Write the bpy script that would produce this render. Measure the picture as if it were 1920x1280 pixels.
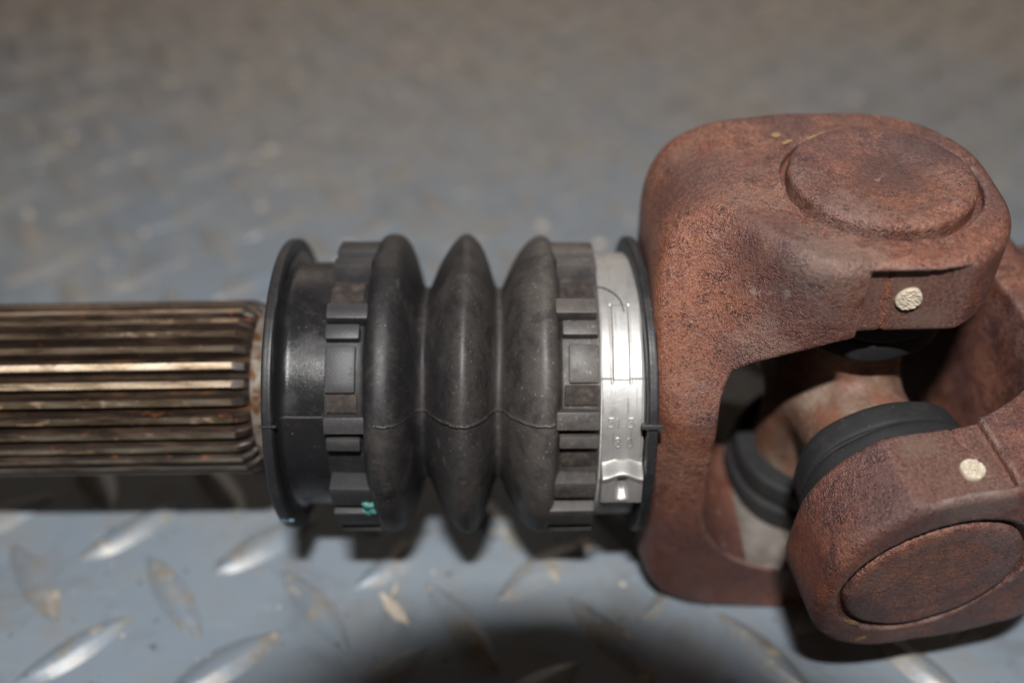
import bpy, bmesh, math, random
import numpy as np
from mathutils import Vector, Matrix

random.seed(7)
rng = np.random.default_rng(7)
R = math.radians
MM = 0.001
SC = bpy.context.scene
COL = SC.collection
for o in list(bpy.data.objects):
    bpy.data.objects.remove(o)

# ------------------------------------------------------------------ camera, room light, flash, exposure
H = 35.2                                   # height of the shaft axis over the plate (mm)
PITCH = 42.0
CAM = Vector((0.0, -114.5, 146.9))         # lens entrance pupil (mm)
FWD = Vector((0, math.cos(R(PITCH)), -math.sin(R(PITCH))))
UPV = Vector((0, math.sin(R(PITCH)), math.cos(R(PITCH))))
cd = bpy.data.cameras.new('camera')
cam = bpy.data.objects.new('camera', cd)
COL.objects.link(cam)
cam.location = CAM * MM
cam.rotation_euler = (R(90 - PITCH), 0, 0)
cd.sensor_width = 36
cd.lens = 35.6
cd.clip_start = 0.002
cd.clip_end = 50
cd.dof.use_dof = True
cd.dof.focus_distance = 0.1328
cd.dof.aperture_fstop = 35.6 / 4.9
cd.dof.aperture_blades = 7
SC.camera = cam

w = bpy.data.worlds.new('World')
SC.world = w
w.use_nodes = True
bg = w.node_tree.nodes['Background']
bg.inputs['Color'].default_value = (1.0, 0.66, 0.44, 1)
bg.inputs['Strength'].default_value = 0.046

def lamp(name, loc, aim, size, size_y, power, color):
    l = bpy.data.lights.new(name, 'AREA')
    l.shape = 'RECTANGLE'
    l.size = size * MM
    l.size_y = size_y * MM
    l.energy = power
    l.color = color
    o = bpy.data.objects.new(name, l)
    COL.objects.link(o)
    o.location = Vector(loc) * MM
    d = (Vector(aim) - Vector(loc)).normalized()
    o.rotation_euler = d.to_track_quat('-Z', 'Y').to_euler()
    return o

FLASH = CAM + UPV * 76.0 - FWD * 94 + Vector((-3.0, 0, 0))
lamp('flash', FLASH, FLASH + FWD * 10 - UPV * 1.0, 22, 6, 1.05, (1.0, 0.985, 0.96))

lamp('room_fill', (250, 1500, 620), (0, 250, 0), 1700, 800, 4.0, (1.0, 0.87, 0.74))  # unseen broad lamp, added behind the shaft to brighten the far plate

SC.view_settings.view_transform = 'Standard'
SC.view_settings.look = 'None'
SC.view_settings.exposure = 0
SC.view_settings.gamma = 1

# ------------------------------------------------------------------ node helpers
class NT:
    def __init__(self, name):
        self.m = bpy.data.materials.new(name)
        self.m.use_nodes = True
        self.t = self.m.node_tree
        self.n = self.t.nodes
        self.b = self.n['Principled BSDF']
        tc = self.n.new('ShaderNodeTexCoord')
        mp = self.n.new('ShaderNodeMapping')
        mp.inputs['Scale'].default_value = (1000, 1000, 1000)
        self.t.links.new(tc.outputs['Object'], mp.inputs['Vector'])
        self.co = mp.outputs['Vector']
    def link(self, a, b):
        self.t.links.new(a, b)
    def put(self, sock, v):
        if hasattr(v, 'is_linked') or isinstance(v, bpy.types.NodeSocket):
            self.link(v, sock)
        else:
            sock.default_value = v
    def noise(self, scale, detail=4, rough=0.6, dist=0.0, stretch=None, off=None):
        co = self.co
        if stretch or off:
            mp = self.n.new('ShaderNodeMapping')
            if stretch: mp.inputs['Scale'].default_value = stretch
            if off: mp.inputs['Location'].default_value = off
            self.link(co, mp.inputs['Vector'])
            co = mp.outputs['Vector']
        x = self.n.new('ShaderNodeTexNoise')
        x.inputs['Scale'].default_value = scale
        x.inputs['Detail'].default_value = detail
        x.inputs['Roughness'].default_value = rough
        x.inputs['Distortion'].default_value = dist
        self.link(co, x.inputs['Vector'])
        return x.outputs['Fac']
    def ramp(self, fac, stops):
        x = self.n.new('ShaderNodeValToRGB')
        e = x.color_ramp.elements
        while len(e) < len(stops): e.new(0.5)
        for i, (p, c) in enumerate(stops):
            e[i].position = p
            if not isinstance(c, (tuple, list)): c = (c, c, c)
            e[i].color = (c[0], c[1], c[2], 1)
        self.link(fac, x.inputs['Fac'])
        return x.outputs['Color']
    def mix(self, fac, a, b, mode='MIX'):
        x = self.n.new('ShaderNodeMix')
        x.data_type = 'RGBA'
        x.blend_type = mode
        self.put(x.inputs[0], fac)
        for s, v in ((x.inputs[6], a), (x.inputs[7], b)):
            if isinstance(v, (tuple, list)): v = (v[0], v[1], v[2], 1)
            self.put(s, v)
        return x.outputs[2]
    def math(self, op, a, b=0.5, clamp=False):
        x = self.n.new('ShaderNodeMath')
        x.operation = op
        x.use_clamp = clamp
        self.put(x.inputs[0], a)
        self.put(x.inputs[1], b)
        return x.outputs[0]
    def bump(self, h, dist_mm, strength=1.0, normal=None):
        x = self.n.new('ShaderNodeBump')
        x.inputs['Strength'].default_value = strength
        x.inputs['Distance'].default_value = dist_mm * MM
        self.link(h, x.inputs['Height'])
        if normal is not None: self.link(normal, x.inputs['Normal'])
        return x.outputs['Normal']
    def out(self, color=None, rough=None, metal=None, normal=None, spec=None, coat=None):
        for k, v in (('Base Color', color), ('Roughness', rough), ('Metallic', metal),
                     ('Normal', normal), ('Specular IOR Level', spec), ('Coat Weight', coat)):
            if v is None: continue
            if isinstance(v, tuple): v = (v[0], v[1], v[2], 1)
            self.put(self.b.inputs[k], v)
        return self.m

def mat_rust(name, orange=0.5, dusty=0.5, patches=()):
    """forged steel under an even coat of red brown rust; patches are shaped stains: (x, y, z, radius, colour, strength) in mm"""
    n = NT(name)
    fine = n.noise(5.5, 2, 0.55)
    mid = n.noise(1.5, 3, 0.55)
    soft = n.noise(0.32, 4, 0.6, 0.3, off=(7, 1, 2))
    big = n.noise(0.055, 3, 0.55, 0.2, off=(13, 4, 7))
    big2 = n.noise(0.10, 4, 0.6, off=(-31, 17, 3))
    mixf = n.math('ADD', n.math('ADD', n.math('MULTIPLY', fine, 0.55), n.math('MULTIPLY', mid, 0.25)), n.math('MULTIPLY', soft, 0.20))
    dark = n.ramp(mixf, [(0.38, (0.040, 0.020, 0.021)), (0.47, (0.098, 0.041, 0.037)),
                         (0.55, (0.150, 0.064, 0.054)), (0.64, (0.27, 0.145, 0.115))])
    org = n.ramp(mixf, [(0.39, (0.055, 0.022, 0.020)), (0.46, (0.155, 0.056, 0.037)),
                        (0.53, (0.230, 0.083, 0.051)), (0.62, (0.38, 0.19, 0.115))])
    f = n.ramp(n.math('ADD', n.math('MULTIPLY', big, 0.8), n.math('MULTIPLY', soft, 0.2)),
               [(0.50 - 0.18 * orange, 0.0), (0.70 - 0.18 * orange, 1.0)])
    c = n.mix(f, dark, org)
    dust = n.ramp(n.math('ADD', n.math('MULTIPLY', big2, 0.8), n.math('MULTIPLY', mid, 0.2)),
                  [(0.56 - 0.08 * dusty, 0.0), (0.70 - 0.08 * dusty, 0.5)])
    c = n.mix(n.math('MULTIPLY', dust, n.ramp(fine, [(0.38, 0.3), (0.58, 0.85)])), c, (0.235, 0.165, 0.135))
    for (px, py, pz, pr_, pc_, ps_) in patches:
        d = n.n.new('ShaderNodeVectorMath'); d.operation = 'DISTANCE'
        n.link(n.co, d.inputs[0]); d.inputs[1].default_value = (px, py, pz)
        q = n.math('SUBTRACT', 1.0, n.math('DIVIDE', d.outputs['Value'], pr_))
        q = n.math('ADD', q, n.math('MULTIPLY', n.math('SUBTRACT', soft, 0.5), 1.6))
        q = n.ramp(q, [(0.05, 0.0), (0.55, ps_)])
        q = n.math('MULTIPLY', q, n.ramp(fine, [(0.40, 0.55), (0.60, 1.0)]))
        c = n.mix(q, c, pc_)
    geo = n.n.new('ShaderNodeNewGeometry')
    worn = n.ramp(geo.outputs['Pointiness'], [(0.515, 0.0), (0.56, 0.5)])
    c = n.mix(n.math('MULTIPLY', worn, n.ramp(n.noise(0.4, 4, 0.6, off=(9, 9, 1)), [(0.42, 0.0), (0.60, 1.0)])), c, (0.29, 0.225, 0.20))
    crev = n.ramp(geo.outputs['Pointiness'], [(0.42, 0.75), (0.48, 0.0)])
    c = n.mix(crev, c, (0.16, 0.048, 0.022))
    vo = n.n.new('ShaderNodeTexVoronoi'); vo.inputs['Scale'].default_value = 2.5; n.link(n.co, vo.inputs['Vector'])
    pit = n.ramp(n.math('SUBTRACT', vo.outputs['Distance'], n.math('MULTIPLY', n.math('SUBTRACT', n.noise(0.5, 3, 0.6, off=(3, 31, 5)), 0.46), 1.5)), [(0.05, 0.62), (0.24, 0.0)])
    c = n.mix(pit, c, (0.034, 0.020, 0.020))
    h = n.math('SUBTRACT', n.math('ADD', n.math('MULTIPLY', fine, 0.45), n.math('MULTIPLY', mid, 0.45)), n.math('MULTIPLY', pit, 0.25))
    nr = n.bump(h, 0.5, 1.0)
    rg = n.ramp(soft, [(0.38, 0.30), (0.62, 0.52)])
    return n.out(c, rg, 0.0, nr, 0.62)

def mat_machined():
    n = NT('machined_steel_dusty')
    a = n.noise(0.25, 4, 0.6)
    c = n.ramp(a, [(0.35, (0.17, 0.145, 0.125)), (0.65, (0.27, 0.24, 0.215))])
    return n.out(c, 0.55, 0.15, n.bump(n.noise(1.5, 4), 0.1, 0.5))

def mat_flat_flank():
    n = NT('rusted_machined_flank')
    fine = n.noise(2.2, 5, 0.7)
    c = n.ramp(fine, [(0.3, (0.050, 0.026, 0.024)), (0.5, (0.125, 0.062, 0.050)), (0.72, (0.21, 0.125, 0.095))])
    g = n.ramp(n.noise(0.16, 3, 0.6, off=(9, 1, 4)), [(0.50, 0.0), (0.66, 0.5)])
    c = n.mix(g, c, (0.155, 0.105, 0.085))
    return n.out(c, 0.5, 0.0, n.bump(n.noise(2.0, 5, 0.65), 0.12, 0.6), 0.5)

def mat_rubber(name, dirt=0.5, rough=0.5, base=(0.018, 0.018, 0.020), gloss_patch=False, grad=False):
    n = NT(name)
    big = n.noise(0.16, 5, 0.65, 0.3)
    fine = n.noise(1.6, 5, 0.7)
    d = n.ramp(n.math('ADD', n.math('MULTIPLY', big, 0.75), n.math('MULTIPLY', fine, 0.25)),
               [(0.62 - 0.22 * dirt, 0.0), (0.80 - 0.22 * dirt, 0.72)])
    c = n.mix(n.math('MULTIPLY', d, 0.5), base, (0.075, 0.060, 0.051))
    c = n.mix(n.math('MULTIPLY', n.ramp(n.noise(0.35, 5, 0.7, off=(17, 5, 2)), [(0.4, 0.0), (0.65, 1.0)]), 0.22 * dirt), c, (0.07, 0.063, 0.060))
    sp = n.ramp(n.noise(3.2, 2, 0.5, off=(4, 8, 1)), [(0.735, 0.0), (0.76, 1.0)])
    c = n.mix(n.math('MULTIPLY', sp, 0.8), c, (0.30, 0.25, 0.20))
    if not gloss_patch:
        geo = n.n.new('ShaderNodeNewGeometry')
        worn = n.ramp(geo.outputs['Pointiness'], [(0.52, 0.0), (0.60, 0.5)])
        c = n.mix(worn, c, (0.075, 0.070, 0.070))
        crv = n.ramp(geo.outputs['Pointiness'], [(0.38, 0.6), (0.47, 0.0)])
        c = n.mix(crv, c, (0.085, 0.066, 0.054))
    rr = n.mix(d, (rough,) * 3, (0.85, 0.85, 0.85))
    if grad:
        sx = n.n.new('ShaderNodeSeparateXYZ'); n.link(n.co, sx.inputs[0])
        g = n.math('MULTIPLY', n.math('ADD', sx.outputs[0], 14.0), 0.045, True)
        g = n.math('MULTIPLY', g, n.ramp(n.noise(0.28, 6, 0.7, 0.4, off=(1, 2, 44)), [(0.40, 0.24), (0.47, 0.52), (0.62, 0.80)]))
        c = n.mix(g, c, (0.105, 0.092, 0.083))
        sp2 = n.ramp(n.noise(1.9, 3, 0.6, off=(44, 8, 1)), [(0.63, 0.0), (0.69, 0.7)])
        c = n.mix(n.math('MULTIPLY', sp2, n.math('ADD', g, 0.12)), c, (0.30, 0.26, 0.225))
    if gloss_patch:
        g = n.ramp(n.noise(0.22, 4, 0.6, off=(3, 3, 3)), [(0.48, 0.0), (0.64, 1.0)])
        rr = n.mix(g, rr, (0.55, 0.55, 0.55))
    nr = n.bump(n.math('ADD', n.math('MULTIPLY', fine, 0.5), n.math('MULTIPLY', n.noise(5.0, 3), 0.35)), 0.09, 0.7)
    return n.out(c, rr, 0.0, nr, 0.5)

def mat_dirt():
    n = NT('caked_dirt')
    f = n.noise(0.8, 5, 0.6)
    c = n.ramp(f, [(0.34, (0.030, 0.026, 0.025)), (0.52, (0.048, 0.040, 0.036)), (0.68, (0.085, 0.068, 0.057))])
    return n.out(c, 0.9, 0.0, n.bump(f, 0.3, 0.7), 0.2)

def mat_clamp():
    n = NT('stainless_band')
    s = n.noise(0.9, 4, 0.6, stretch=(1.0, 0.15, 0.15))
    c = n.ramp(n.noise(0.2, 4, 0.6), [(0.35, (0.43, 0.42, 0.41)), (0.65, (0.54, 0.535, 0.53))])
    g = n.ramp(n.noise(0.35, 5, 0.7, off=(7, 7, 2)), [(0.55, 0.0), (0.72, 0.55)])
    c = n.mix(g, c, (0.40, 0.35, 0.30))
    sc = n.ramp(n.noise(0.55, 2, 0.4, 0.2, stretch=(5.0, 0.35, 0.35), off=(3, 8, 2)), [(0.64, 0.0), (0.70, 0.6)])
    c = n.mix(sc, c, (0.24, 0.215, 0.19))
    rr = n.ramp(s, [(0.3, 0.46), (0.7, 0.60)])
    return n.out(c, rr, 0.7, n.bump(n.noise(1.2, 4), 0.05, 0.5))

def world_co(n):
    g = n.n.new('ShaderNodeNewGeometry')
    mp = n.n.new('ShaderNodeMapping')
    mp.inputs['Scale'].default_value = (1000, 1000, 1000)
    n.link(g.outputs['Position'], mp.inputs['Vector'])
    n.co = mp.outputs['Vector']

ANISO = 0.25
def mat_tooth():
    n = NT('worn_spline_top')
    world_co(n)
    st = n.noise(0.5, 5, 0.7, stretch=(0.22, 1.3, 1.3))
    c = n.ramp(st, [(0.34, (0.12, 0.085, 0.055)), (0.50, (0.42, 0.32, 0.22)), (0.66, (0.62, 0.53, 0.42))])
    r = n.ramp(n.noise(0.55, 4, 0.65, stretch=(0.5, 1.2, 1.2), off=(4, 2, 9)), [(0.58, 0.0), (0.68, 1.0)])
    c = n.mix(n.math('MULTIPLY', r, 0.6), c, (0.20, 0.085, 0.035))
    rr = n.ramp(st, [(0.35, 0.50), (0.7, 0.38)])
    mt = n.mix(r, (0.85,) * 3, (0.1,) * 3)
    tg = n.n.new('ShaderNodeTangent'); tg.direction_type = 'RADIAL'; tg.axis = 'X'
    n.link(tg.outputs[0], n.b.inputs['Tangent'])
    n.b.inputs['Anisotropic'].default_value = 0.9
    n.b.inputs['Anisotropic Rotation'].default_value = ANISO
    return n.out(c, rr, mt, n.bump(n.noise(1.6, 5), 0.03, 0.4))

def mat_tooth_side():
    n = NT('greasy_spline_flank')
    world_co(n)
    f = n.noise(0.5, 5, 0.7, stretch=(0.25, 1.2, 1.2), off=(40, 2, 1))
    c = n.ramp(f, [(0.36, (0.012, 0.009, 0.008)), (0.52, (0.036, 0.023, 0.017)), (0.68, (0.085, 0.054, 0.037))])
    r = n.ramp(n.noise(0.45, 4, 0.65, stretch=(0.6, 1.2, 1.2), off=(14, 22, 9)), [(0.64, 0.0), (0.70, 0.85)])
    c = n.mix(r, c, (0.24, 0.075, 0.022))
    return n.out(c, 0.42, 0.1, n.bump(f, 0.15, 0.6), 0.45)

def mat_grease():
    n = NT('dark_greasy_steel')
    f = n.noise(0.6, 5, 0.65, stretch=(0.3, 1, 1))
    c = n.ramp(f, [(0.35, (0.014, 0.010, 0.008)), (0.55, (0.055, 0.034, 0.022)), (0.72, (0.17, 0.07, 0.028))])
    return n.out(c, 0.45, 0.3, n.bump(f, 0.15, 0.6))

def mat_collar():
    n = NT('grey_steel_collar')
    f = n.noise(0.45, 5, 0.65, 0.4)
    c = n.ramp(f, [(0.36, (0.40, 0.37, 0.33)), (0.52, (0.27, 0.21, 0.16)), (0.64, (0.17, 0.075, 0.03))])
    return n.out(c, 0.45, 0.6, n.bump(f, 0.12, 0.6))

def mat_floor():
    n = NT('painted_tread_plate')
    tcw = n.n.new('ShaderNodeNewGeometry')
    mp = n.n.new('ShaderNodeMapping')
    mp.inputs['Scale'].default_value = (1000, 1000, 1000)
    n.link(tcw.outputs['Position'], mp.inputs['Vector'])
    n.co = mp.outputs['Vector']                       # world position, so lugs and plate share the grime
    big = n.noise(0.022, 4, 0.6, 0.3)
    mid = n.noise(0.13, 5, 0.65, 0.5)
    fine = n.noise(0.9, 4, 0.6)
    c = n.mix(n.ramp(big, [(0.38, 0.0), (0.62, 1.0)]), (0.215, 0.262, 0.318), (0.245, 0.285, 0.325))
    d = n.ramp(n.math('ADD', n.math('MULTIPLY', mid, 0.7), n.math('MULTIPLY', big, 0.3)), [(0.49, 0.0), (0.66, 0.42)])
    c = n.mix(d, c, (0.235, 0.205, 0.170))
    scr = n.ramp(n.noise(0.5, 3, 0.5, 0.3, stretch=(0.12, 1.6, 1.0), off=(61, 7, 0)), [(0.62, 0.0), (0.70, 0.35)])
    c = n.mix(scr, c, (0.33, 0.345, 0.36))
    gri = n.ramp(n.noise(0.055, 5, 0.7, 0.6, off=(5, 77, 0)), [(0.52, 0.0), (0.66, 0.35)])
    c = n.mix(gri, c, (0.12, 0.115, 0.11))
    s = n.ramp(n.noise(0.30, 3, 0.6, off=(3, 9, 0)), [(0.68, 0.0), (0.74, 0.45)])
    c = n.mix(s, c, (0.50, 0.42, 0.33))
    k = n.ramp(n.noise(0.42, 2, 0.5, off=(31, 19, 0)), [(0.695, 0.0), (0.73, 0.7)])
    c = n.mix(k, c, (0.06, 0.065, 0.075))
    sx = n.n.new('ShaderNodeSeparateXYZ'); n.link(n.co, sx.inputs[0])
    far_lift = n.math('MULTIPLY', n.math('ADD', sx.outputs[1], n.math('SUBTRACT', n.math('MULTIPLY', big, 190.0), 150.0)), 0.0048, True)  # paler brown painted in with distance, making up for the flash falling off
    c = n.mix(n.math('MULTIPLY', far_lift, 0.85), c, n.mix(n.ramp(mid, [(0.36, 0.0), (0.64, 1.0)]), (0.21, 0.165, 0.125), (0.47, 0.385, 0.31)))
    rr = n.ramp(mid, [(0.35, 0.40), (0.65, 0.58)])
    return n, c, rr, fine, mid

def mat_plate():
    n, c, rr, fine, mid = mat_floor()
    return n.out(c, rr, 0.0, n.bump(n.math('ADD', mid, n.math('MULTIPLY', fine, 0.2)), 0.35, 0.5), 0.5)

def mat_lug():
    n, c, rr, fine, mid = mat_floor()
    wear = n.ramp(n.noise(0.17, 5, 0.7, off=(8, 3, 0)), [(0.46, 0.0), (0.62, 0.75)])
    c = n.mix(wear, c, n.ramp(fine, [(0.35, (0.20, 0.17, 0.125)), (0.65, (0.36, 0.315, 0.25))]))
    sp = n.ramp(n.noise(0.24, 3, 0.6, off=(28, 13, 0)), [(0.60, 0.0), (0.68, 0.8)])  # pale specks in the lug colour stand in for soft glints
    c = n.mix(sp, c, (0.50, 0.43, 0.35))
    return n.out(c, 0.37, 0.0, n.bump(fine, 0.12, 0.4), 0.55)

def mat_cross():
    n = NT('brown_cross_steel')
    f = n.noise(0.22, 5, 0.65, 0.3)
    c = n.ramp(f, [(0.30, (0.085, 0.045, 0.030)), (0.48, (0.17, 0.100, 0.070)), (0.70, (0.27, 0.20, 0.155))])
    k = n.ramp(n.noise(0.18, 3, 0.5, off=(8, 3, 3)), [(0.46, 0.0), (0.66, 0.75)])
    c = n.mix(k, c, (0.20, 0.078, 0.046))
    return n.out(c, 0.55, 0.0, n.bump(n.noise(1.1, 4), 0.25, 0.7), 0.5)

def mat_plain(name, col, rough=0.6, metal=0.0, var=0.25, scale=1.0, bumpd=0.1):
    n = NT(name)
    f = n.noise(scale, 5, 0.65)
    c = n.ramp(f, [(0.3, tuple(x * (1 - var) for x in col)), (0.7, tuple(min(1, x * (1 + var)) for x in col))])
    return n.out(c, rough, metal, n.bump(f, bumpd, 0.6))

M = dict(
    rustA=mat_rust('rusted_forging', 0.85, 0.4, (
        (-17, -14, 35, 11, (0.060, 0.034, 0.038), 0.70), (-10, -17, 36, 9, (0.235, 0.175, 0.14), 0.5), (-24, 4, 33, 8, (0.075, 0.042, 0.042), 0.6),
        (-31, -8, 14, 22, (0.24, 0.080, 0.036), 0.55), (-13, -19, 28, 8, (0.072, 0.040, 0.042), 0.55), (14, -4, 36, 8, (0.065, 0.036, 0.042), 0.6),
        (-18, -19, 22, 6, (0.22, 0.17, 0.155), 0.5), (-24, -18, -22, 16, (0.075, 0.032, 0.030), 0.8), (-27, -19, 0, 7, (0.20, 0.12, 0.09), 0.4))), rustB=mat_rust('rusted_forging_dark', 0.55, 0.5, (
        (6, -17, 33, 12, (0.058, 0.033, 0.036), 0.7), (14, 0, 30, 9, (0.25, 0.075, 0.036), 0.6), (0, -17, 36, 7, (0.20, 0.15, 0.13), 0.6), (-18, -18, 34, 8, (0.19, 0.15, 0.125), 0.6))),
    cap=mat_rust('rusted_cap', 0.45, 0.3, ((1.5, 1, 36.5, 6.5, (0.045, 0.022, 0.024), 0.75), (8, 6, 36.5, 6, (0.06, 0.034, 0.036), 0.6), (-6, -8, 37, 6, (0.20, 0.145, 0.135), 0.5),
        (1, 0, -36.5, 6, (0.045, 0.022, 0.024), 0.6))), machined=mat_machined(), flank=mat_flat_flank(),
    rubber=mat_rubber('dusty_rubber', 0.62, 0.50, (0.013, 0.013, 0.015), grad=True), rubber_clean=mat_rubber('black_rubber', 0.45, 0.44, (0.016, 0.017, 0.020)),
    rubber_gloss=mat_rubber('smooth_black_rubber', 0.22, 0.27, (0.012, 0.012, 0.014), True),
    lug_rubber=mat_rubber('grey_black_rubber', 0.42, 0.50, (0.021, 0.022, 0.026), grad=True),
    dirt=mat_dirt(), clamp=mat_clamp(), tooth=mat_tooth(), tooth_side=mat_tooth_side(), grease=mat_grease(), collar=mat_collar(),
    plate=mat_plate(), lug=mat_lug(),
    cross=mat_cross(),
    seal=mat_rubber('seal_rubber', 0.42, 0.72, (0.014, 0.014, 0.016)),
    plug=mat_plain('pale_plug', (0.50, 0.43, 0.335), 0.42, 0.0, 0.22, 1.0, 0.12),
    turq=mat_plain('turquoise_paint', (0.085, 0.27, 0.25), 0.6, 0, 0.7, 1.6, 0.4),
    blue=mat_plain('pale_blue_paint', (0.20, 0.33, 0.40), 0.5, 0, 0.3, 1.4, 0.3),
    yellow=mat_plain('yellow_paint', (0.26, 0.175, 0.075), 0.55, 0, 0.3, 1.2, 0.2),
    chip=mat_plain('pale_chaff', (0.56, 0.49, 0.42), 0.7, 0, 0.25, 0.8, 0.2),
    black=mat_plain('black_plastic', (0.02, 0.02, 0.02), 0.5, 0, 0.2, 0.4, 0.05),
    hair=mat_plain('dark_fibre', (0.06, 0.05, 0.045), 0.6),
)

# ------------------------------------------------------------------ object helpers
def tag(o, label=None, cat=None, group=None, kind=None):
    for k, v in (('label', label), ('category', cat), ('group', group), ('kind', kind)):
        if v: o[k] = v
    return o

def empty(name, loc=(0, 0, 0)):
    o = bpy.data.objects.new(name, None)
    o.empty_display_size = 0.01
    COL.objects.link(o)
    o.location = Vector(loc) * MM
    return o

def mesh(name, V, F, mats, smooth=True, midx=None):
    me = bpy.data.meshes.new(name)
    V = np.asarray(V, dtype=float) * MM
    if isinstance(F, np.ndarray):
        k = F.shape[1]
        me.vertices.add(len(V)); me.vertices.foreach_set('co', V.ravel())
        me.loops.add(F.size); me.loops.foreach_set('vertex_index', F.ravel().astype(np.int32))
        me.polygons.add(len(F)); me.polygons.foreach_set('loop_start', np.arange(0, F.size, k, dtype=np.int32))
        me.update(calc_edges=True)
    else:
        me.from_pydata([tuple(v) for v in V], [], F)
    for m in (mats if isinstance(mats, (list, tuple)) else [mats]):
        me.materials.append(m)
    if midx is not None:
        me.polygons.foreach_set('material_index', np.asarray(midx, dtype=np.int32))
    me.polygons.foreach_set('use_smooth', [smooth] * len(me.polygons))
    me.update()
    return me

def link(name, me, parent=None, mw=None):
    o = bpy.data.objects.new(name, me)
    COL.objects.link(o)
    if parent: o.parent = parent
    if mw is not None: o.matrix_local = mw
    return o

def bm_mesh(name, bm, mats, smooth=True, angle=40):
    bmesh.ops.scale(bm, vec=(MM, MM, MM), verts=bm.verts)
    bmesh.ops.recalc_face_normals(bm, faces=bm.faces)
    me = bpy.data.meshes.new(name)
    bm.to_mesh(me); bm.free()
    for m in (mats if isinstance(mats, (list, tuple)) else [mats]): me.materials.append(m)
    me.polygons.foreach_set('use_smooth', [smooth] * len(me.polygons))
    if smooth: me.set_sharp_from_angle(angle=R(angle))
    return me

def grid_faces(nu, nv, wrap_v=False):
    i, j = np.meshgrid(np.arange(nu - 1), np.arange(nv if wrap_v else nv - 1), indexing='ij')
    j2 = (j + 1) % nv
    return np.stack([i * nv + j, i * nv + j2, (i + 1) * nv + j2, (i + 1) * nv + j], -1).reshape(-1, 4)

CAM_EL = 44.3
def cyl(x, psi, r):
    """point on the shaft's cylinder: psi in degrees, 0 faces the photographer, positive is up"""
    a = np.radians(CAM_EL + np.asarray(psi, float))
    r = np.asarray(r, float)
    return np.stack(np.broadcast_arrays(np.asarray(x, float), -r * np.cos(a), r * np.sin(a)), -1)

def revolve(name, prof, mats, seg=192, wob=None):
    prof = np.asarray(prof, float)
    psi = np.arange(seg) * 360.0 / seg
    X = np.repeat(prof[:, 0][:, None], seg, 1)
    Rr = np.repeat(prof[:, 1][:, None], seg, 1)
    if wob is not None:
        X, Rr = wob(X, psi[None, :] + 0 * X, Rr)
    P = cyl(X, psi[None, :] + 0 * X, Rr).reshape(-1, 3)
    return mesh(name, P, grid_faces(len(prof), seg, True)[:, ::-1].copy(), mats)

def catmull(pts, n=8):
    p = np.asarray(pts, float)
    p = np.vstack([2 * p[0] - p[1], p, 2 * p[-1] - p[-2]])
    out = []
    for i in range(1, len(p) - 2):
        for t in np.linspace(0, 1, n, endpoint=False):
            a, b, c, d = p[i - 1], p[i], p[i + 1], p[i + 2]
            out.append(0.5 * (2 * b + (c - a) * t + (2 * a - 5 * b + 4 * c - d) * t * t + (3 * b - a - 3 * c + d) * t ** 3))
    out.append(p[-2])
    return np.array(out)

def arc_block(x0, x1, p0, p1, r0, r1, bev=0.28, slope=0.0, seg=None):
    """block standing on the boot between two axial positions and two angles"""
    n = seg or max(2, int(abs(p1 - p0) / 4) + 1)
    bm = bmesh.new()
    ps = np.linspace(p0, p1, n + 1)
    rings = []
    for p in ps:
        q = [cyl(x0, p, r0), cyl(x1, p, r0), cyl(x1, p, r1 + slope), cyl(x0, p, r1)]
        rings.append([bm.verts.new(v) for v in q])
    for a, b in zip(rings[:-1], rings[1:]):
        for k in range(4):
            bm.faces.new((a[k], a[(k + 1) % 4], b[(k + 1) % 4], b[k]))
    bm.faces.new(rings[0]); bm.faces.new(rings[-1][::-1])
    bmesh.ops.recalc_face_normals(bm, faces=bm.faces)
    if bev:
        ed = [e for e in bm.edges if len(e.link_faces) == 2 and e.calc_face_angle() > 0.7]
        bmesh.ops.bevel(bm, geom=ed, offset=bev, segments=2, profile=0.6, affect='EDGES')
    return bm

def tube_bm(pts, rad, n=8, bm=None):
    bm = bm or bmesh.new()
    pts = [Vector(p) for p in pts]
    rings = []
    rr = rad if hasattr(rad, '__len__') else [rad] * len(pts)
    for i, p in enumerate(pts):
        d = (pts[min(i + 1, len(pts) - 1)] - pts[max(i - 1, 0)]).normalized()
        u = d.orthogonal().normalized() if i == 0 else (u - d * u.dot(d)).normalized()
        v = d.cross(u)
        rings.append([bm.verts.new(p + (u * math.cos(2 * math.pi * k / n) + v * math.sin(2 * math.pi * k / n)) * rr[i]) for k in range(n)])
    for a, b in zip(rings[:-1], rings[1:]):
        for k in range(n):
            bm.faces.new((a[k], a[(k + 1) % n], b[(k + 1) % n], b[k]))
    bm.faces.new(rings[0][::-1]); bm.faces.new(rings[-1])
    return bm

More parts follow.
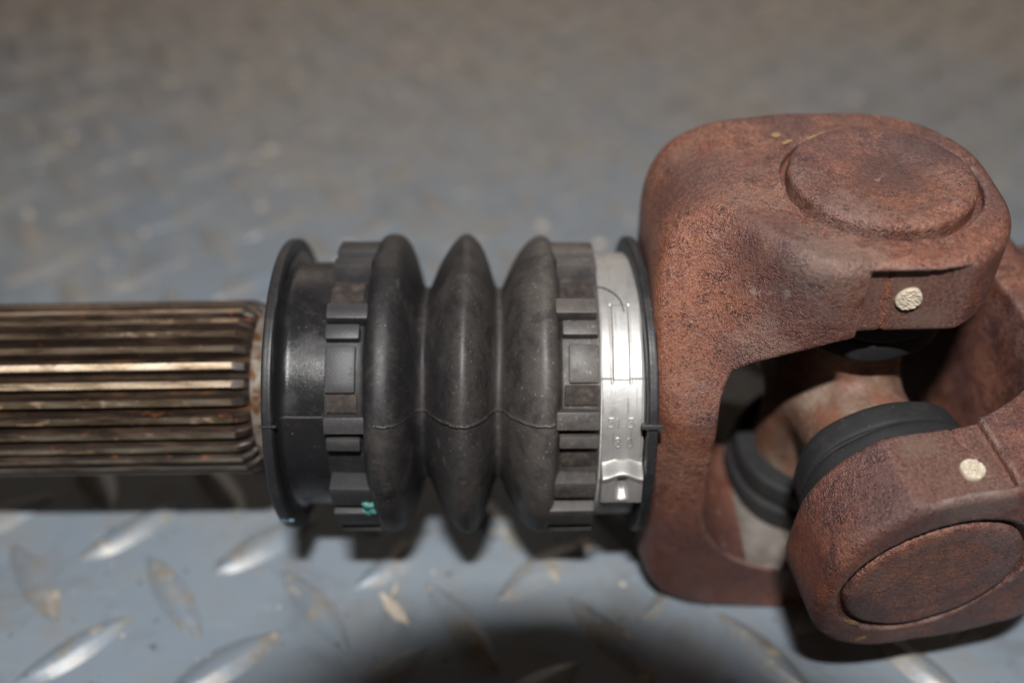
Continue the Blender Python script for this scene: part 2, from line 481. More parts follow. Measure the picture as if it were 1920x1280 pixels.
# ------------------------------------------------------------------ signed distance modelling for the forgings
def surface_nets(f, lo, hi, h):
    ax = [np.arange(lo[i], hi[i] + h, h) for i in range(3)]
    X, Y, Z = np.meshgrid(*ax, indexing='ij')
    D = f(X, Y, Z)
    S = D < 0
    n = np.array(D.shape)
    cnt = np.zeros(n - 1, np.int8)
    cs = [(a, b, c) for a in (0, 1) for b in (0, 1) for c in (0, 1)]
    for a, b, c in cs:
        cnt += S[a:n[0] - 1 + a, b:n[1] - 1 + b, c:n[2] - 1 + c]
    act = (cnt > 0) & (cnt < 8)
    I = np.argwhere(act)
    idx = -np.ones(act.shape, np.int64)
    idx[act] = np.arange(len(I))
    acc = np.zeros((len(I), 3)); num = np.zeros(len(I))
    for p in cs:
        for k in range(3):
            if p[k]: continue
            q = list(p); q[k] = 1
            pa = I + np.array(p); pb = I + np.array(q)
            da = D[pa[:, 0], pa[:, 1], pa[:, 2]]; db = D[pb[:, 0], pb[:, 1], pb[:, 2]]
            m = (da < 0) != (db < 0)
            t = np.where(m, da / np.where(m, da - db, 1), 0)
            pos = np.repeat(np.array([p], float), len(I), 0); pos[:, k] = t
            acc[m] += pos[m]; num[m] += 1
    V = (I + acc / num[:, None]) * h + np.array(lo)
    F = []
    for k in range(3):
        a = [slice(None)] * 3; b = [slice(None)] * 3
        a[k] = slice(0, -1); b[k] = slice(1, None)
        ch = np.argwhere(S[tuple(a)] != S[tuple(b)])
        u, v = (k + 1) % 3, (k + 2) % 3
        ok = (ch[:, u] > 0) & (ch[:, v] > 0) & (ch[:, u] < n[u] - 1) & (ch[:, v] < n[v] - 1)
        ch = ch[ok]
        ins = S[ch[:, 0], ch[:, 1], ch[:, 2]]
        def at(du, dv):
            q = ch.copy(); q[:, u] += du; q[:, v] += dv
            return idx[q[:, 0], q[:, 1], q[:, 2]]
        Q = np.stack([at(-1, -1), at(0, -1), at(0, 0), at(-1, 0)], -1)
        Q[~ins] = Q[~ins][:, ::-1]
        F.append(Q)
    F = np.vstack(F)
    e = 0.05
    for _ in range(3):
        d = f(V[:, 0], V[:, 1], V[:, 2])
        g = np.stack([f(V[:, 0] + e, V[:, 1], V[:, 2]) - d, f(V[:, 0], V[:, 1] + e, V[:, 2]) - d, f(V[:, 0], V[:, 1], V[:, 2] + e) - d], -1) / e
        L = np.maximum(np.linalg.norm(g, axis=1), 0.3)
        V = V - np.clip(d / L, -h * 0.4, h * 0.4)[:, None] * g / L[:, None] * 0.8
    return V, F, g / L[:, None]

def r_and(a, b, k):      # intersection with a rounded edge
    u = np.maximum(a + k, 0); v = np.maximum(b + k, 0)
    return np.sqrt(u * u + v * v) - k + np.minimum(np.maximum(a + k, b + k), 0)
def s_min(a, b, k):
    t = np.maximum(k - np.abs(a - b), 0) / k
    return np.minimum(a, b) - t * t * k * 0.25
def box2(x, y, cx, cy, hx, hy, r):
    qx = np.abs(x - cx) - hx + r; qy = np.abs(y - cy) - hy + r
    return np.sqrt(np.maximum(qx, 0) ** 2 + np.maximum(qy, 0) ** 2) + np.minimum(np.maximum(qx, qy), 0) - r
def sstep(a, b, x):
    t = np.clip((x - a) / (b - a), 0, 1)
    return t * t * (3 - 2 * t)

TOPZ = 36.2
def yoke_sdf(groove, tip=15.6, halfw=19.2, soft=9.0):
    def f(x, y, z):
        wv = 0.16 * np.sin(x * 0.31 + 1.0) * np.sin(y * 0.27 + 2) + 0.12 * np.sin(z * 0.37 + x * 0.2) * np.cos(y * 0.41)
        az = np.abs(z)
        # plan of the ear seen along the cap axis: round tip, squarer shoulder
        rr = np.where(x > -8, 15.8, 6.5)
        plan = box2(x, y, (tip - 31) / 2, 0, (tip + 31) / 2, halfw, rr)
        # side profile: the arms turn down into the base with a big radius
        side = box2(x, z, 40 - 31, 0, 40, TOPZ, np.where(x < 0, 14.5, 1.0))
        k = 1.8 + 1.6 * (1 - sstep(-20, -6, x))
        d = r_and(plan, side, k)
        # slanting flank facet of the base
        sl = 0.62 * (1 - sstep(-26, -9, x))
        fac = (-y - (halfw + 0.2) + np.maximum(z - 9.0, 0) * sl) / np.sqrt(1 + sl * sl)
        d = r_and(d, fac, 2.5)
        # the throat between the two ears
        op = box2(x, z, 40 - 21.2, 0, 40, 24.7, 15.0)
        dd = np.maximum(0, -4.0 - x)
        op = np.maximum(op, np.where(z > 0, az - (24.7 - 0.15 * dd - 0.024 * dd * dd), az - 24.7))
        d = r_and(d, -op, 0.8)
        # hub going into the boot
        hub = np.maximum(np.sqrt(y * y + z * z) - 17.0, np.abs(x + 33.5) - 5)
        d = s_min(d, hub, 2.0)
        d = d + wv * (1 - 0.8 * sstep(-10, -4, x))
        # machined flats on both flanks of each ear
        fl = np.maximum(np.maximum((halfw - 2.0) - np.abs(y), -5.6 - x), np.maximum(23.0 - az, az - 35.1))
        d = np.maximum(d, -fl)
        # narrow scored line across the flat
        xs = -2.6 + (az - 30) * -0.09
        sc = np.maximum(np.abs(x - xs) - 0.22, (halfw - 2.35) - np.abs(y))
        d = np.maximum(d, -np.maximum(sc, np.maximum(24 - az, az - 34.8)))
        # counterbore groove round the bearing cap
        rc = np.sqrt(x * x + y * y)
        d = np.maximum(d, -np.maximum(np.maximum(11.2 - rc, rc - groove), TOPZ - 1.4 - az))
        return d
    return f

def yoke_mesh(name, groove, mats):
    V, F, N = surface_nets(yoke_sdf(groove), (-40, -21, -38.5), (18, 21, 38.5), 0.42)
    c = V[F].mean(1); nn = N[F].mean(1)
    mi = np.zeros(len(F), int)
    az = np.abs(c[:, 2])
    rc = np.hypot(c[:, 0], c[:, 1])
    inner = (az < 25.2) & (nn[:, 2] * np.sign(c[:, 2]) < -0.85) & (c[:, 0] > -13)
    flat = (c[:, 0] > -5.5) & (np.abs(nn[:, 1]) > 0.93) & (az > 23.5) & (az < 35)
    mi[inner] = 1
    mi[flat] = 2
    return mesh(name, V, F, mats, True, mi)

def cap_mesh(name, rim, z0, mat):
    pr = [(0, -0.9), (4, -0.75), (7, -0.42), (9.5, -0.10), (11.2, 0.0), (12.3, -0.05), (12.9, -0.28), (13.15, -0.7), (13.2, -1.2), (13.2, -4.0)]
    pr = np.array(pr) * np.array([0.925, 1.0])
    pr = catmull(pr, 5)
    seg = 96
    a = np.arange(seg) * 2 * np.pi / seg
    r = np.maximum(pr[:, 0], 0.02)[:, None]
    P = np.stack([r * np.cos(a), r * np.sin(a), np.repeat((pr[:, 1] + rim + z0)[:, None], seg, 1)], -1).reshape(-1, 3)
    P[:, 2] += 0.06 * np.sin(P[:, 0] * 0.7 + 1) * np.cos(P[:, 1] * 0.6)
    return mesh(name, P, grid_faces(len(pr), seg, True), mat)

# ------------------------------------------------------------------ the drive shaft
J = Vector((49.8, 0, H + 1.2))                  # centre of the universal joint
PHI = 10.0                                 # bend of the joint
shaft = empty('drive_shaft', (0, 0, 0))
tag(shaft, 'rusty universal joint drive shaft with ribbed black rubber boot lying on the tread plate', 'drive shaft')
AX = Matrix.Translation(Vector((0, 0, H)) * MM)

# --- splined shaft
SPL = Matrix.Translation(Vector((-34, 0, H - 0.7)) * MM) @ Matrix.Rotation(R(-1.25), 4, 'Y')
core = revolve('splined_shaft', [(-190, 0.1), (-190, 12.0), (-4.6, 12.0), (-4.2, 12.15), (4.0, 12.15)], [M['grease'], M['collar']], 128)
seg = 128
mi = np.zeros(len(core.polygons), np.int32); mi[seg * 3:] = 1
core.polygons.foreach_set('material_index', mi)
spl = link('splined_shaft', core, shaft, SPL)
bm = bmesh.new()
rings = []
for x, top in ((-190, 13.6), (-60, 13.6), (-6.6, 13.6), (-6.3, 13.5), (-4.9, 12.9), (-4.1, 12.0)):
    hw0, hw1 = 0.92, 0.52
    if x > -6.5: hw1 = 0.62
    q = [(-hw0, 11.7), (-hw1 - 0.08, top - 0.2), (-hw1 + 0.06, top), (hw1 - 0.06, top), (hw1 + 0.08, top - 0.2), (hw0, 11.7)]
    rings.append([bm.verts.new((x, b, a)) for b, a in q])
for i, (a, b) in enumerate(zip(rings[:-1], rings[1:])):
    for k in range(5):
        fc = bm.faces.new((a[k], a[k + 1], b[k + 1], b[k]))
        fc.material_index = 0 if (k == 2 and i < 2) else 1
for fc in (bm.faces.new(rings[0]), bm.faces.new(rings[-1][::-1])): fc.material_index = 1
tooth = bm_mesh('spline_tooth', bm, [M['tooth'], M['tooth_side']], True, 20)
for k in range(32):
    psi = 1.5 + 11.25 * k + random.gauss(0, 0.12)
    o = link('spline_tooth', tooth, spl, Matrix.Rotation(R(90 - (CAM_EL + psi)), 4, 'X'))
# --- rubber boot
prof = catmull([(-32.6, 20.6), (-32.2, 19.4), (-31.6, 18.95), (-30.8, 18.85), (-28.5, 18.85), (-26.0, 18.85)], 4)
prof2 = catmull([(-26.1, 19.1), (-23.5, 19.2), (-20.9, 19.3), (-20.6, 20.6), (-20.2, 21.9), (-19.5, 22.8), (-18.5, 23.15), (-17.1, 22.95), (-16.0, 22.0), (-15.1, 20.2),
                 (-14.3, 17.8), (-13.8, 15.8), (-13.2, 14.9), (-12.6, 15.0), (-12.1, 16.0), (-11.3, 17.9), (-10.2, 19.9), (-9.0, 21.6), (-7.9, 22.8), (-6.8, 23.25), (-5.7, 22.7),
                 (-4.6, 21.3), (-3.6, 18.9), (-2.9, 16.5), (-2.3, 15.1), (-1.6, 15.1), (-1.0, 16.4), (0.0, 18.6), (1.2, 20.7), (2.4, 22.1), (3.6, 22.9), (4.6, 23.1),
                 (5.5, 22.7), (6.1, 21.8), (6.5, 20.4), (6.9, 19.4), (7.6, 19.4), (10, 19.4), (12.4, 19.5), (18.6, 19.5)], 7)
def boot_wob(X, P, Rr):
    a = np.radians(P)
    return X + 0.12 * np.sin(2 * a + 0.7) + 0.05 * np.sin(5 * a + X * 0.3), Rr + 0.10 * np.sin(3 * a + X * 0.2) + 0.06 * np.sin(7 * a + 1 + X * 0.1)
boot = link('rubber_boot', revolve('rubber_boot', np.vstack([prof2]), M['rubber'], 240, boot_wob), shaft, AX)
link('collar_band', revolve('collar_band', prof, M['rubber_gloss'], 192), boot)
def flange(name, x0, x1, r, tilt, inner, bow=0.0):
    pr = catmull([(x0, inner), (x0, r - 2.5), (x0, r - 0.5), (x0 + 0.2, r - 0.08), (x0 + 0.45, r), ((x0 + x1) / 2, r), (x1 - 0.4, r), (x1 - 0.15, r - 0.1), (x1, r - 0.6), (x1 + 0.1, r - 2.4), (x1 + 0.25, inner)], 4)
    def wob(X, P, Rr):
        a = np.radians(P)
        return X - tilt * np.sin(a - 0.2) - bow * (1 - np.cos(a)) * 0.75 + 0.12 * np.sin(3 * a + 1), Rr + 0.10 * np.sin(4 * a + 0.5)
    return link(name, revolve(name, pr, M['rubber_clean'], 192, wob), boot)
flange('boot_flange', -34.3, -32.75, 22.5, 0.0, 12.6)
flange('boot_flange', 18.25, 19.75, 22.9, 0.55, 15.0, 0.75)
# grip blocks of the two cuffs: (x0, x1, angle0, angle1, top radius)
lugs = []
LA, LB = -25.9, -20.0
for a, b, r, x1, m in ((24.5, 31, 21.7, -19.2, 'lug'), (16.5, 22.8, 21.1, -21.1, 'lug'), (-4.5, 14.6, 20.2, -21.7, 'lug'), (-12.6, -5.2, 19.75, -21.3, 'dirt'),
                    (-20, -13.1, 21.6, -19.2, 'lug'), (-27.5, -22, 21.0, -21.0, 'lug'), (-53, -43, 22.2, -20.0, 'lug'), (-70, -57, 22.7, -19.6, 'lug'),
                    (33, 48, 19.55, -21.0, 'dirt'), (50.5, 57.5, 21.7, -20.4, 'lug'), (60.5, 74, 22.3, -19.6, 'lug')):
    lugs.append((LA, x1, a, b, r, m))
for a, b, r, x0, m in ((26.5, 33, 21.8, 4.6, 'lug'), (18.5, 24.2, 21.2, 7.0, 'lug'), (-0.5, 15.2, 20.3, 7.8, 'lug'), (-9.8, -1.6, 20.1, 7.2, 'dirt'),
                       (-17.5, -10.5, 21.8, 5.0, 'lug'), (-25.5, -20.6, 21.2, 6.6, 'lug'), (-37.5, -27, 19.7, 7.0, 'dirt'), (-51, -42, 21.6, 6.0, 'lug'),
                       (-70, -55, 22.7, 5.0, 'lug'), (36, 48, 19.6, 7.0, 'dirt'), (50, 57, 21.8, 6.4, 'lug'), (60.5, 73, 22.3, 5.6, 'lug')):
    lugs.append((x0, 12.15, a, b, r, m))
for x0_, x1_ in ((LA, -19.6), (5.6, 12.15)):
    lugs.append((x0_, x1_, -96, -76, 23.0, 'lug'))
for k in range(8):
    a = 84 + k * 22
    lugs.append((LA, -19.6, a, a + 8, 21.7, 'lug'))
    lugs.append((6.2, 12.15, a, a + 8, 21.7, 'lug'))
for x0, x1, a, b, r, m in lugs:
    mt = {'lug': M['lug_rubber'], 'dirt': M['dirt'], 'base': M['rubber_clean']}[m]
    link('grip_block' if m != 'dirt' else 'dirty_pad', bm_mesh('grip_block', arc_block(x0 + random.uniform(-0.1, 0.1), x1 + random.uniform(-0.25, 0.1), a + random.uniform(-0.5, 0.5), b + random.uniform(-0.5, 0.5), 18.6, r, random.uniform(0.26, 0.42), random.uniform(-0.18, 0.12)), mt), boot)
# moulding seam running along the boot
full = np.vstack([prof[3:], prof2[:-8]])
sx, sr = full[:, 0], full[:, 1]
tt = np.linspace(0, len(full) - 1, 420)
sx = np.interp(tt, np.arange(len(full)), sx); sr = np.interp(tt, np.arange(len(full)), sr)
nv = len(sx)
wig = np.interp(np.arange(nv), np.arange(0, nv, 6), rng.normal(0, 0.22, len(np.arange(0, nv, 6)))) 
hh = 0.16 + 0.16 * rng.random(nv)
mid = (sx > -19) & (sx < 6)
hh = np.where(mid, hh + 0.10, 0.10)
P = []
for off, k in ((-0.75, -0.3), (-0.25, 1.0), (0.25, 1.0), (0.75, -0.3)):
    P.append(cyl(sx, -15.2 + wig + off, sr + np.where(k > 0, hh, -0.1)))
P = np.stack(P, 1).reshape(-1, 3)
link('mould_seam', mesh('mould_seam', P, grid_faces(nv, 4)[:, ::-1].copy(), M['rubber']), boot)
link('mould_seam', bm_mesh('mould_nub', arc_block(17.6, 20.5, -16.2, -14.4, 22.0, 23.4, 0.2), M['rubber_clean']), boot)
link('mould_seam', bm_mesh('mould_nub', arc_block(-34.5, -32.2, -16.0, -15.5, 22.0, 22.75, 0.05), M['rubber_clean']), boot)
# paint spots on the boot
def blob(name, x, psi, r, size, mat, parent, lumps=7, flat=0.55):
    bm = bmesh.new()
    for i in range(lumps):
        s = size * random.uniform(0.35, 0.7)
        c = Vector(cyl(x + random.uniform(-1, 1) * size * 0.7, psi + random.uniform(-1, 1) * size * 1.9, r))
        q = bmesh.ops.create_icosphere(bm, subdivisions=2, radius=s)
        n = Vector((0, c.y, c.z)).normalized()
        for v in q['verts']:
            v.co += v.co.normalized() * random.uniform(-0.15, 0.15) * s
            v.co -= n * (v.co.dot(n)) * (1 - flat)
            v.co += c
    return link(name, bm_mesh(name, bm, mat), parent)
tag(blob('paint_spot', -19.9, -55.5, 22.0, 1.55, M['turq'], boot, 18, 0.7), 'turquoise paint spot on the left cuff of the boot')
tag(blob('paint_spot', -33.2, -66, 22.4, 0.9, M['blue'], boot, 7, 0.5), 'pale blue paint spot on the rim of the left flange')
# --- clamp
x0, x1 = 12.3, 18.15
xs = np.concatenate([[x0, x0], np.linspace(x0, x1, 49), [x1, x1]])
psis = np.concatenate([np.linspace(-180, -60, 60), np.linspace(-59.5, 60, 360), np.linspace(61, 179, 60)])
XX, PP = np.meshgrid(xs, psis, indexing='ij')
RR = np.full(XX.shape, 20.3) + 0.05 * np.sin(np.radians(PP) * 4 + 1)
u = (XX - x0) / (x1 - x0)
edge = sstep(0.0, 0.05, u) * sstep(0.0, 0.05, 1 - u)
RR += 0.12 * (edge - 1)
inT = sstep(0.25, 0.285, u) * sstep(0.285, 0.32, 1 - u)
inP = sstep(0.0, 0.9, PP - 0.5) * sstep(0.0, 1.0, 32.5 - PP)
RR += 0.30 * inT * inP
slot = np.exp(-((u - 0.262) / 0.018) ** 2) + np.exp(-((u - 0.70) / 0.018) ** 2)
RR -= 0.35 * slot * sstep(-1.5, 0.0, PP) * sstep(0, 1, 33 - PP)
RR += 0.34 * sstep(2.0, 0.4, PP) * sstep(-46, -42, PP) * 1.0        # overlapping outer end of the band
RR[0], RR[-1] = 19.3, 19.3
P = cyl(XX, PP, RR).reshape(-1, 3)
clamp = link('hose_clamp', mesh('hose_clamp', P, grid_faces(len(xs), len(psis), True)[:, ::-1].copy(), M['clamp']), shaft, AX)
# crimped ear
us = np.linspace(0, 1, 41); ps = np.linspace(-31.5, -47.5, 71)
U, PP = np.meshgrid(us, ps, indexing='ij')
t = (-31.5 - PP) / 16.0
lip = 0.075 * np.cos((U - 0.5) * 2 * np.pi)            # the upper edge bows up in the middle
tt = t + lip * 0.9
hgt = 1.9 * sstep(0.02, 0.24, tt) + 0.7 * t
hgt += 0.35 * sstep(0.08, 0.22, tt) * (1 - sstep(0.22, 0.40, tt))
dim = np.exp(-(((U - 0.5) / 0.13) ** 4) - (((t - 0.57) / 0.25) ** 4))
hgt -= 1.5 * dim
hgt += 0.30 * np.exp(-(((U - 0.5) / 0.05) ** 2) - (((t - 0.58) / 0.17) ** 4))
hgt += 0.18 * np.exp(-(((U - 0.5) / 0.10) ** 2) - (((t - 0.90) / 0.06) ** 2))
Rr = 20.55 + hgt
XX = x0 + 0.15 + U * (x1 - x0 + 0.1)
Rr[0] -= 0.5; Rr[-1] -= 0.5
top = cyl(XX, PP, Rr).reshape(-1, 3)
ear = mesh('clamp_ear', top, grid_faces(41, 71), M['clamp'])
earo = link('clamp_ear', ear, clamp)
so = earo.modifiers.new('Solidify', 'SOLIDIFY'); so.thickness = 0.45 * MM; so.offset = -1
# stamped characters
STR = {'5': [[(1, 2), (0.1, 2), (0.05, 1.15), (0.6, 1.25), (1, 0.95), (0.95, 0.3), (0.5, 0), (0, 0.15)]],
       '1': [[(0.2, 1.7), (0.55, 2), (0.55, 0)]], '.': [[(0.45, 0.05), (0.6, 0.2)]],
       '8': [[(0.5, 1.05), (0.1, 1.4), (0.2, 1.9), (0.5, 2), (0.85, 1.85), (0.9, 1.4), (0.5, 1.05), (0.05, 0.65), (0.1, 0.15), (0.5, 0), (0.9, 0.15), (0.95, 0.65), (0.5, 1.05)]],
       '0': [[(0.5, 2), (0.1, 1.7), (0.05, 0.4), (0.5, 0), (0.95, 0.4), (0.9, 1.7), (0.5, 2)]]}
def stamp(ch, x, psi, s):
    bm = bmesh.new()
    for line in STR[ch]:
        pts = []
        for (a, b), (c, d) in zip(line[:-1], line[1:]):
            for q in np.linspace(0, 1, 4, endpoint=False):
                pts.append((a + (c - a) * q, b + (d - b) * q))
        pts.append(line[-1])
        tube_bm([Vector(cyl(x + a * s, psi + b * s * 2.75, 20.66)) for a, b in pts], 0.13, 6, bm)
    link('stamped_character', bm_mesh('stamped_character', bm, M['clamp']), clamp)
for ch, x in zip('51.5', (13.35, 14.35, 15.1, 16.1)): stamp(ch, x, -17.6, 0.66)
for ch, x in zip('80', (14.35, 16.0)): stamp(ch, x, -26.0, 0.72)

# --- yokes
def yoke(frame, groove, rim, mats, capmat):
    o = link('yoke', yoke_mesh('yoke', groove, mats), shaft, frame)
    for s in (1, -1):
        link('bearing_cap', cap_mesh('bearing_cap', rim, TOPZ, capmat), o, Matrix.Identity(4) if s > 0 else Matrix.Rotation(math.pi, 4, 'X'))
    return o
def plug(parent, x, z, y, r, seed):
    rnd = np.random.default_rng(seed)
    nr, ns = 26, 64
    a = np.arange(ns) * 2 * np.pi / ns
    rad = np.concatenate([np.linspace(0.01, r * 0.93, nr), [r, r * 1.02, r]])
    hz = np.concatenate([np.full(nr, 0.55), [0.42, 0.2, -0.4]])
    P = []
    for i, (q, hgt) in enumerate(zip(rad, hz)):
        px, pz = q * np.cos(a) * (1 + 0.04 * np.sin(3 * a + seed)), q * np.sin(a) * (1 + 0.05 * np.sin(2 * a))
        rip = 0.085 * np.sin((px * 0.35 + pz) * 15.0 / r + 2.6 * np.sin(px * 4.3 / r + seed) + 1.6 * np.sin(pz * 5 / r + px * 2.0) + 1.2 * np.sin(px * 9 / r - pz * 4)) + 0.05 * np.sin((px * 0.8 + pz * 2.2) * 9 / r + 1.5 * np.sin(px * 6 / r))
        P.append(np.stack([x + px, -y - hgt - rip * (1.0 if i < nr else 0.0), z + pz], -1))
    P = np.stack(P).reshape(-1, 3)
    return link('retaining_plug', mesh('retaining_plug', P, grid_faces(len(rad), ns, True), M['plug']), parent)

FA = Matrix.Translation(J * MM) @ Matrix.Rotation(R(-1.25), 4, 'Y')
ya = yoke(FA, 13.1, 1.35, [M['rustA'], M['machined'], M['flank']], M['cap'])
plug(ya, 0.2, 30.2, 17.2, 1.62, 3)
s = Vector((math.cos(R(PHI)), math.sin(R(PHI)), 0)); n_ = Vector((math.sin(R(PHI)), -math.cos(R(PHI)), 0))
n_.rotate(Matrix.Rotation(R(4.5), 3, s))
ex, ez = -s, n_; ey = ez.cross(ex)
FB = Matrix.Translation(J * MM) @ Matrix((ex, ey, ez)).transposed().to_4x4()
yb = yoke(FB, 13.2, 0.15, [M['rustB'], M['machined'], M['flank']], M['cap'])
plug(yb, -1.5, 31.5, 17.2, 1.55, 11)
# output tube beyond the right yoke
bm = bmesh.new()
tb = tube_bm([(-30, 0, 0), (-34, 0, 0), (-37, 0, 0), (-160, 0, 0)], [16, 16.5, 15.5, 15.5], 64)
link('output_tube', bm_mesh('output_tube', tb, M['rustB']), yb)
bm.free()
# yellow flecks on the castings
def fleck(parent, x, y, z, a, b, rot):
    bm = bmesh.new()
    q = bmesh.ops.create_icosphere(bm, subdivisions=2, radius=1)
    for v in q['verts']:
        v.co += v.co.normalized() * random.uniform(-0.25, 0.25)
        v.co = Vector((v.co.x * a, v.co.y * b, v.co.z * 0.08))
        v.co.rotate(Matrix.Rotation(rot, 3, 'Z'))
        v.co += Vector((x, y, z))
    return tag(link('paint_fleck', bm_mesh('paint_fleck', bm, M['yellow']), parent), 'dull yellow paint fleck on rusty metal')
fleck(ya, -6.9, 9.4, TOPZ + 1.2, 1.3, 0.42, 0.5)
fleck(ya, -11.5, 12.2, TOPZ + 0.02, 0.7, 0.6, 0.2)
fleck(ya, -10.4, 10.2, TOPZ + 0.02, 0.9, 0.35, 0.6)
fleck(yb, 9.0, 9.3, TOPZ + 0.05, 1.7, 0.5, -0.7)
fleck(yb, 6.0, 14.9, TOPZ + 0.0, 0.9, 0.6, 0.2)

# --- cross with its seals
def cross_sdf(x, y, z):
    def cap(u, v, t, L, r):
        return np.maximum(np.sqrt(u * u + v * v) - r, np.abs(t) - L)
    # local: z = first trunnion axis, y = second trunnion axis
    a = r_and(np.sqrt(x * x + y * y) - 8.9, np.abs(z) - 27, 0.5)
    b = r_and(np.sqrt(x * x + z * z) - 8.4, np.abs(y) - 27, 0.5)
    d = s_min(a, b, 3.0)
    return d + 0.18 * np.sin(x * 0.6 + 2) * np.sin(y * 0.5 + z * 0.4)
V, F, N = surface_nets(cross_sdf, (-12, -28, -28), (12, 28, 28), 0.6)
crs = link('joint_cross', mesh('joint_cross', V, F, M['cross']), shaft, Matrix.Translation(J * MM) @ Matrix.Rotation(R(PHI), 4, 'Z') @ Matrix.Rotation(R(3.0), 4, 'X'))
sp = catmull([(15.6, 8.3), (15.6, 10.9), (15.8, 11.7), (16.4, 12.15), (18.0, 12.3), (19.3, 12.25), (19.7, 11.8), (20.0, 11.85), (20.3, 12.6), (21.0, 12.95), (22.5, 13.0), (24.0, 13.0), (24.55, 12.8), (24.65, 12.2), (24.65, 9.0)], 4)
sm = None
a = np.arange(96) * 2 * np.pi / 96
sr_ = sp[:, 1][:, None] + (0.16 * np.sin(3 * a + 0.6) + 0.10 * np.sin(7 * a + 2)) * (sp[:, 1][:, None] > 11)
P = np.stack([sr_ * np.cos(a), sr_ * np.sin(a), sp[:, 0][:, None] + 0.18 * np.sin(4 * a + 1) * (sp[:, 0][:, None] < 20)], -1).reshape(-1, 3)
sm = mesh('trunnion_seal', P, grid_faces(len(sp), 96, True)[:, ::-1].copy(), M['seal'])
for rot in (Matrix.Identity(4), Matrix.Rotation(math.pi, 4, 'X'), Matrix.Rotation(math.pi / 2, 4, 'X'), Matrix.Rotation(-math.pi / 2, 4, 'X')):
    link('trunnion_seal', sm, crs, rot)

# ------------------------------------------------------------------ hair on the clamp
pts = [cyl(12.0, 42, 20.5), cyl(13.2, 40.5, 20.62), cyl(14.4, 38, 20.6), cyl(15.2, 35, 20.55), cyl(15.5, 31.5, 20.85), cyl(15.7, 28, 20.85)]
pts = catmull(pts, 5) + np.array([0, 0, H])
hr = link('fibre_strand', bm_mesh('fibre_strand', tube_bm(pts, 0.07, 6), M['hair']))
tag(hr, 'thin dark fibre lying across the silver clamp band', 'fibre')

# ------------------------------------------------------------------ tread plate
bm = bmesh.new()
bmesh.ops.create_cube(bm, size=1)
for v in bm.verts: v.co = Vector((v.co.x * 1400, v.co.y * 1400 + 250, v.co.z * 5 - 2.5))
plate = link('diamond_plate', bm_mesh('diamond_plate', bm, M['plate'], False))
tag(plate, 'grey painted steel tread plate floor with raised lens shaped lugs', None, None, 'structure')

def lug_arrays(nx, ny):
    L, W, HT = 10.6, 2.9, 1.5
    xs = np.sin(np.linspace(-1, 1, nx) * np.pi / 2) * L
    V = []
    for x in xs:
        q = 1 - (x / L) ** 2
        w_ = W * q ** 0.85 + 0.02
        for t in np.linspace(-1, 1, ny):
            tt = np.sign(t) * abs(t) ** 0.8
            V.append((x, tt * w_, -0.08 + (HT * q ** 0.6 + 0.08) * (1 - (math.sqrt(tt * tt + 0.03) - 0.173) / 0.842)))
    return np.array(V), grid_faces(nx, ny)
GR = R(-6.5)
P0 = np.array([-68.3, -2.4])        # one lug of the first kind
ga = np.array([math.cos(GR), math.sin(GR)]) * 24.7
gb = np.array([-math.sin(GR), math.cos(GR)]) * 24.0
spots = []
for i in range(-26, 32):
    for j in range(-8, 36):
        for kind in (0, 1):
            p = P0 + ga * (i + 0.5 * kind) + gb * (j + 0.5 * kind)
            if abs(p[0]) < 620 and -200 < p[1] < 780:
                spots.append((p[0], p[1], GR + (R(45) if kind == 0 else R(-45)) ))
def depth_key(s):
    d = Vector((s[0], s[1], 0)) - CAM
    z = d.dot(FWD); u_ = abs(d.x) / max(z, 1); v_ = abs(d.dot(UPV)) / max(z, 1)
    off = max(u_ / 0.58, v_ / 0.42)
    return (z if off < 1 and z > 0 else 10000 + d.length)
spots.sort(key=depth_key)
lv, lf = lug_arrays(17, 9)
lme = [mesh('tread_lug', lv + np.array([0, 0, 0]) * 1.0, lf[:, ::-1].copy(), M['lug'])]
for k in range(3):
    v2 = lv.copy()
    v2[:, 1] *= 1 + 0.10 * rng.normal(); v2[:, 2] += 0.05 * np.sin(v2[:, 0] * 0.8 + k) * (v2[:, 2] > 0.2)
    v2[:, 1] += 0.25 * np.sin(v2[:, 0] * 0.25 + k)
    lme.append(mesh('tread_lug', v2, lf[:, ::-1].copy(), M['lug']))
for i, (x, y, a) in enumerate(spots[:300]):
    o = link('tread_lug', lme[i % 4], plate, Matrix.Translation(Vector((x, y, 0.0)) * MM) @ Matrix.Rotation(a + random.gauss(0, 0.02), 4, 'Z'))
lv, lf = lug_arrays(9, 5)
VV, FF = [], []
for i, (x, y, a) in enumerate(spots[300:]):
    c_, s_ = math.cos(a), math.sin(a)
    VV.append(np.stack([lv[:, 0] * c_ - lv[:, 1] * s_ + x, lv[:, 0] * s_ + lv[:, 1] * c_ + y, lv[:, 2]], -1))
    FF.append(lf[:, ::-1] + i * len(lv))
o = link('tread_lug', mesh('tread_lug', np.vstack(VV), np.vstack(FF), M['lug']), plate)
tag(o, None, None, None, 'stuff')

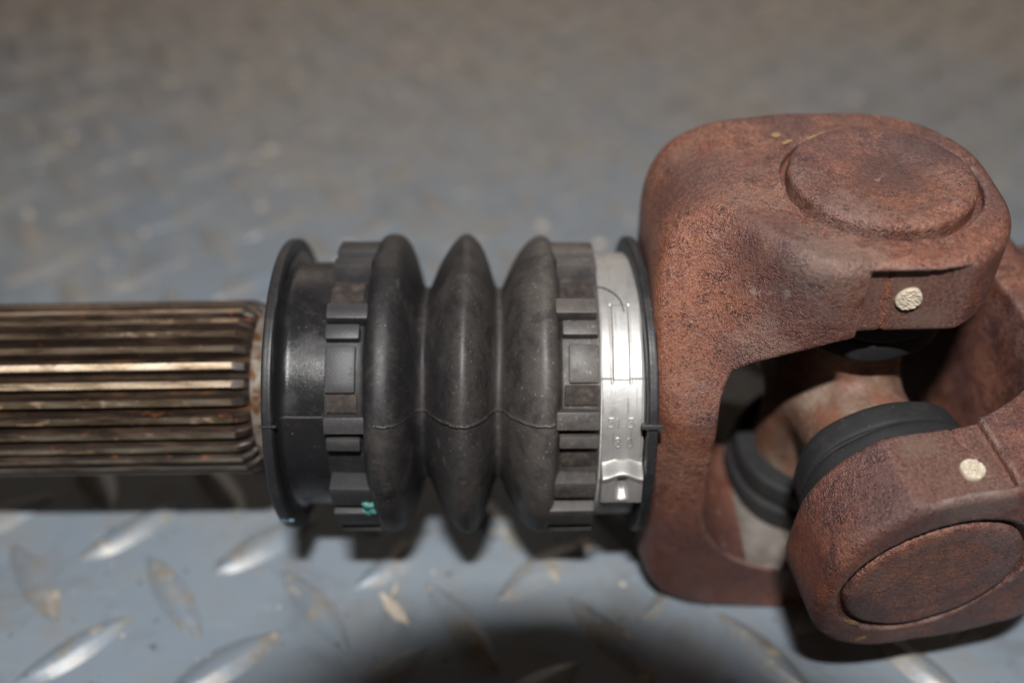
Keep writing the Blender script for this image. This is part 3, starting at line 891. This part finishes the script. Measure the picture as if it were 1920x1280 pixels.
# grit scattered over the plate
bm = bmesh.new()
for i in range(520):
    y = -60 + 400 * random.random() ** 0.55
    x = random.uniform(-1, 1) * (95 + 0.45 * (y + 60))
    s_ = random.choice((0.15, 0.22, 0.3, 0.45)) * (1.0 if y < 50 else 2.6)
    q = bmesh.ops.create_icosphere(bm, subdivisions=1, radius=s_)
    st = random.uniform(0.7, 2.2); an = random.uniform(0, 3.14)
    for v in q['verts']:
        v.co *= random.uniform(0.7, 1.25)
        v.co = Vector((v.co.x * st, v.co.y, v.co.z * 0.6))
        v.co.rotate(Matrix.Rotation(an, 3, 'Z'))
        v.co += Vector((x, y, s_ * 0.35))
tag(link('grit', bm_mesh('grit', bm, M['chip'])), 'pale crumbs and grit scattered over the grey tread plate', 'grit', None, 'stuff')

def chip(name, x, y, L, W, ang, z, label):
    nx, ny = 11, 5
    V = []
    for i in range(nx):
        t = i / (nx - 1) * 2 - 1
        w_ = W * (1 - abs(t) ** 2.2) * (1 + 0.15 * math.sin(i * 2.1)) + 0.05
        for j in range(ny):
            q = j / (ny - 1) * 2 - 1
            V.append((t * L, q * w_, 0.35 + 0.3 * (1 - q * q) + 0.25 * t * t))
    me = mesh(name, np.array(V), grid_faces(nx, ny)[:, ::-1].copy(), M['chip'])
    o = link(name, me, None, Matrix.Translation(Vector((x, y, z)) * MM) @ Matrix.Rotation(ang, 4, 'Z'))
    sd = o.modifiers.new('Solidify', 'SOLIDIFY'); sd.thickness = 0.3 * MM
    return tag(o, label, 'chaff')
chip('husk_flake', -19.6, -18.6, 4.2, 1.2, R(-50), 0, 'pale pointed husk flake lying at the edge of the round lens shadow')
chip('straw_bit', -20.0, -15.0, 1.8, 0.4, R(75), 0, 'short pale straw bit just behind the husk flake')
chip('straw_bit', -19.9, -7.5, 2.6, 0.8, R(70), 1.3, 'pale straw bit lying across a lug below the boot')
chip('husk_flake', 13.0, -5.4, 1.9, 1.3, R(-20), 0, 'small pale crumb on the plate below the clamp')

# ------------------------------------------------------------------ the photographer's lens (casts the round shadow at the bottom)
pc = empty('photo_camera', CAM)
tag(pc, 'black camera lens just outside the frame whose round shadow falls at the bottom edge', 'camera')
FRM = Matrix((Vector((1, 0, 0)), UPV, -FWD)).transposed().to_4x4()
pr = [(7, 28.5), (8, 29), (8, 30), (-20, 30), (-70, 33), (-70, 20), (-60, 20), (-59, 28), (7, 28.5)]
a = np.arange(96) * 2 * np.pi / 96
pr = np.array(pr, float)
P = np.stack([pr[:, 1][:, None] * np.cos(a), pr[:, 1][:, None] * np.sin(a), np.repeat(-pr[:, 0][:, None], 96, 1)], -1).reshape(-1, 3)
link('lens_barrel', mesh('lens_barrel', P, grid_faces(len(pr), 96, True), M['black']), pc, FRM)
bm = bmesh.new()
bmesh.ops.create_cube(bm, size=1)
for v in bm.verts: v.co = Vector((v.co.x * 128, v.co.y * 88, v.co.z * 46 + 94))
bmesh.ops.bevel(bm, geom=list(bm.edges), offset=8, segments=3, affect='EDGES')
link('camera_body', bm_mesh('camera_body', bm, M['black']), pc, FRM)
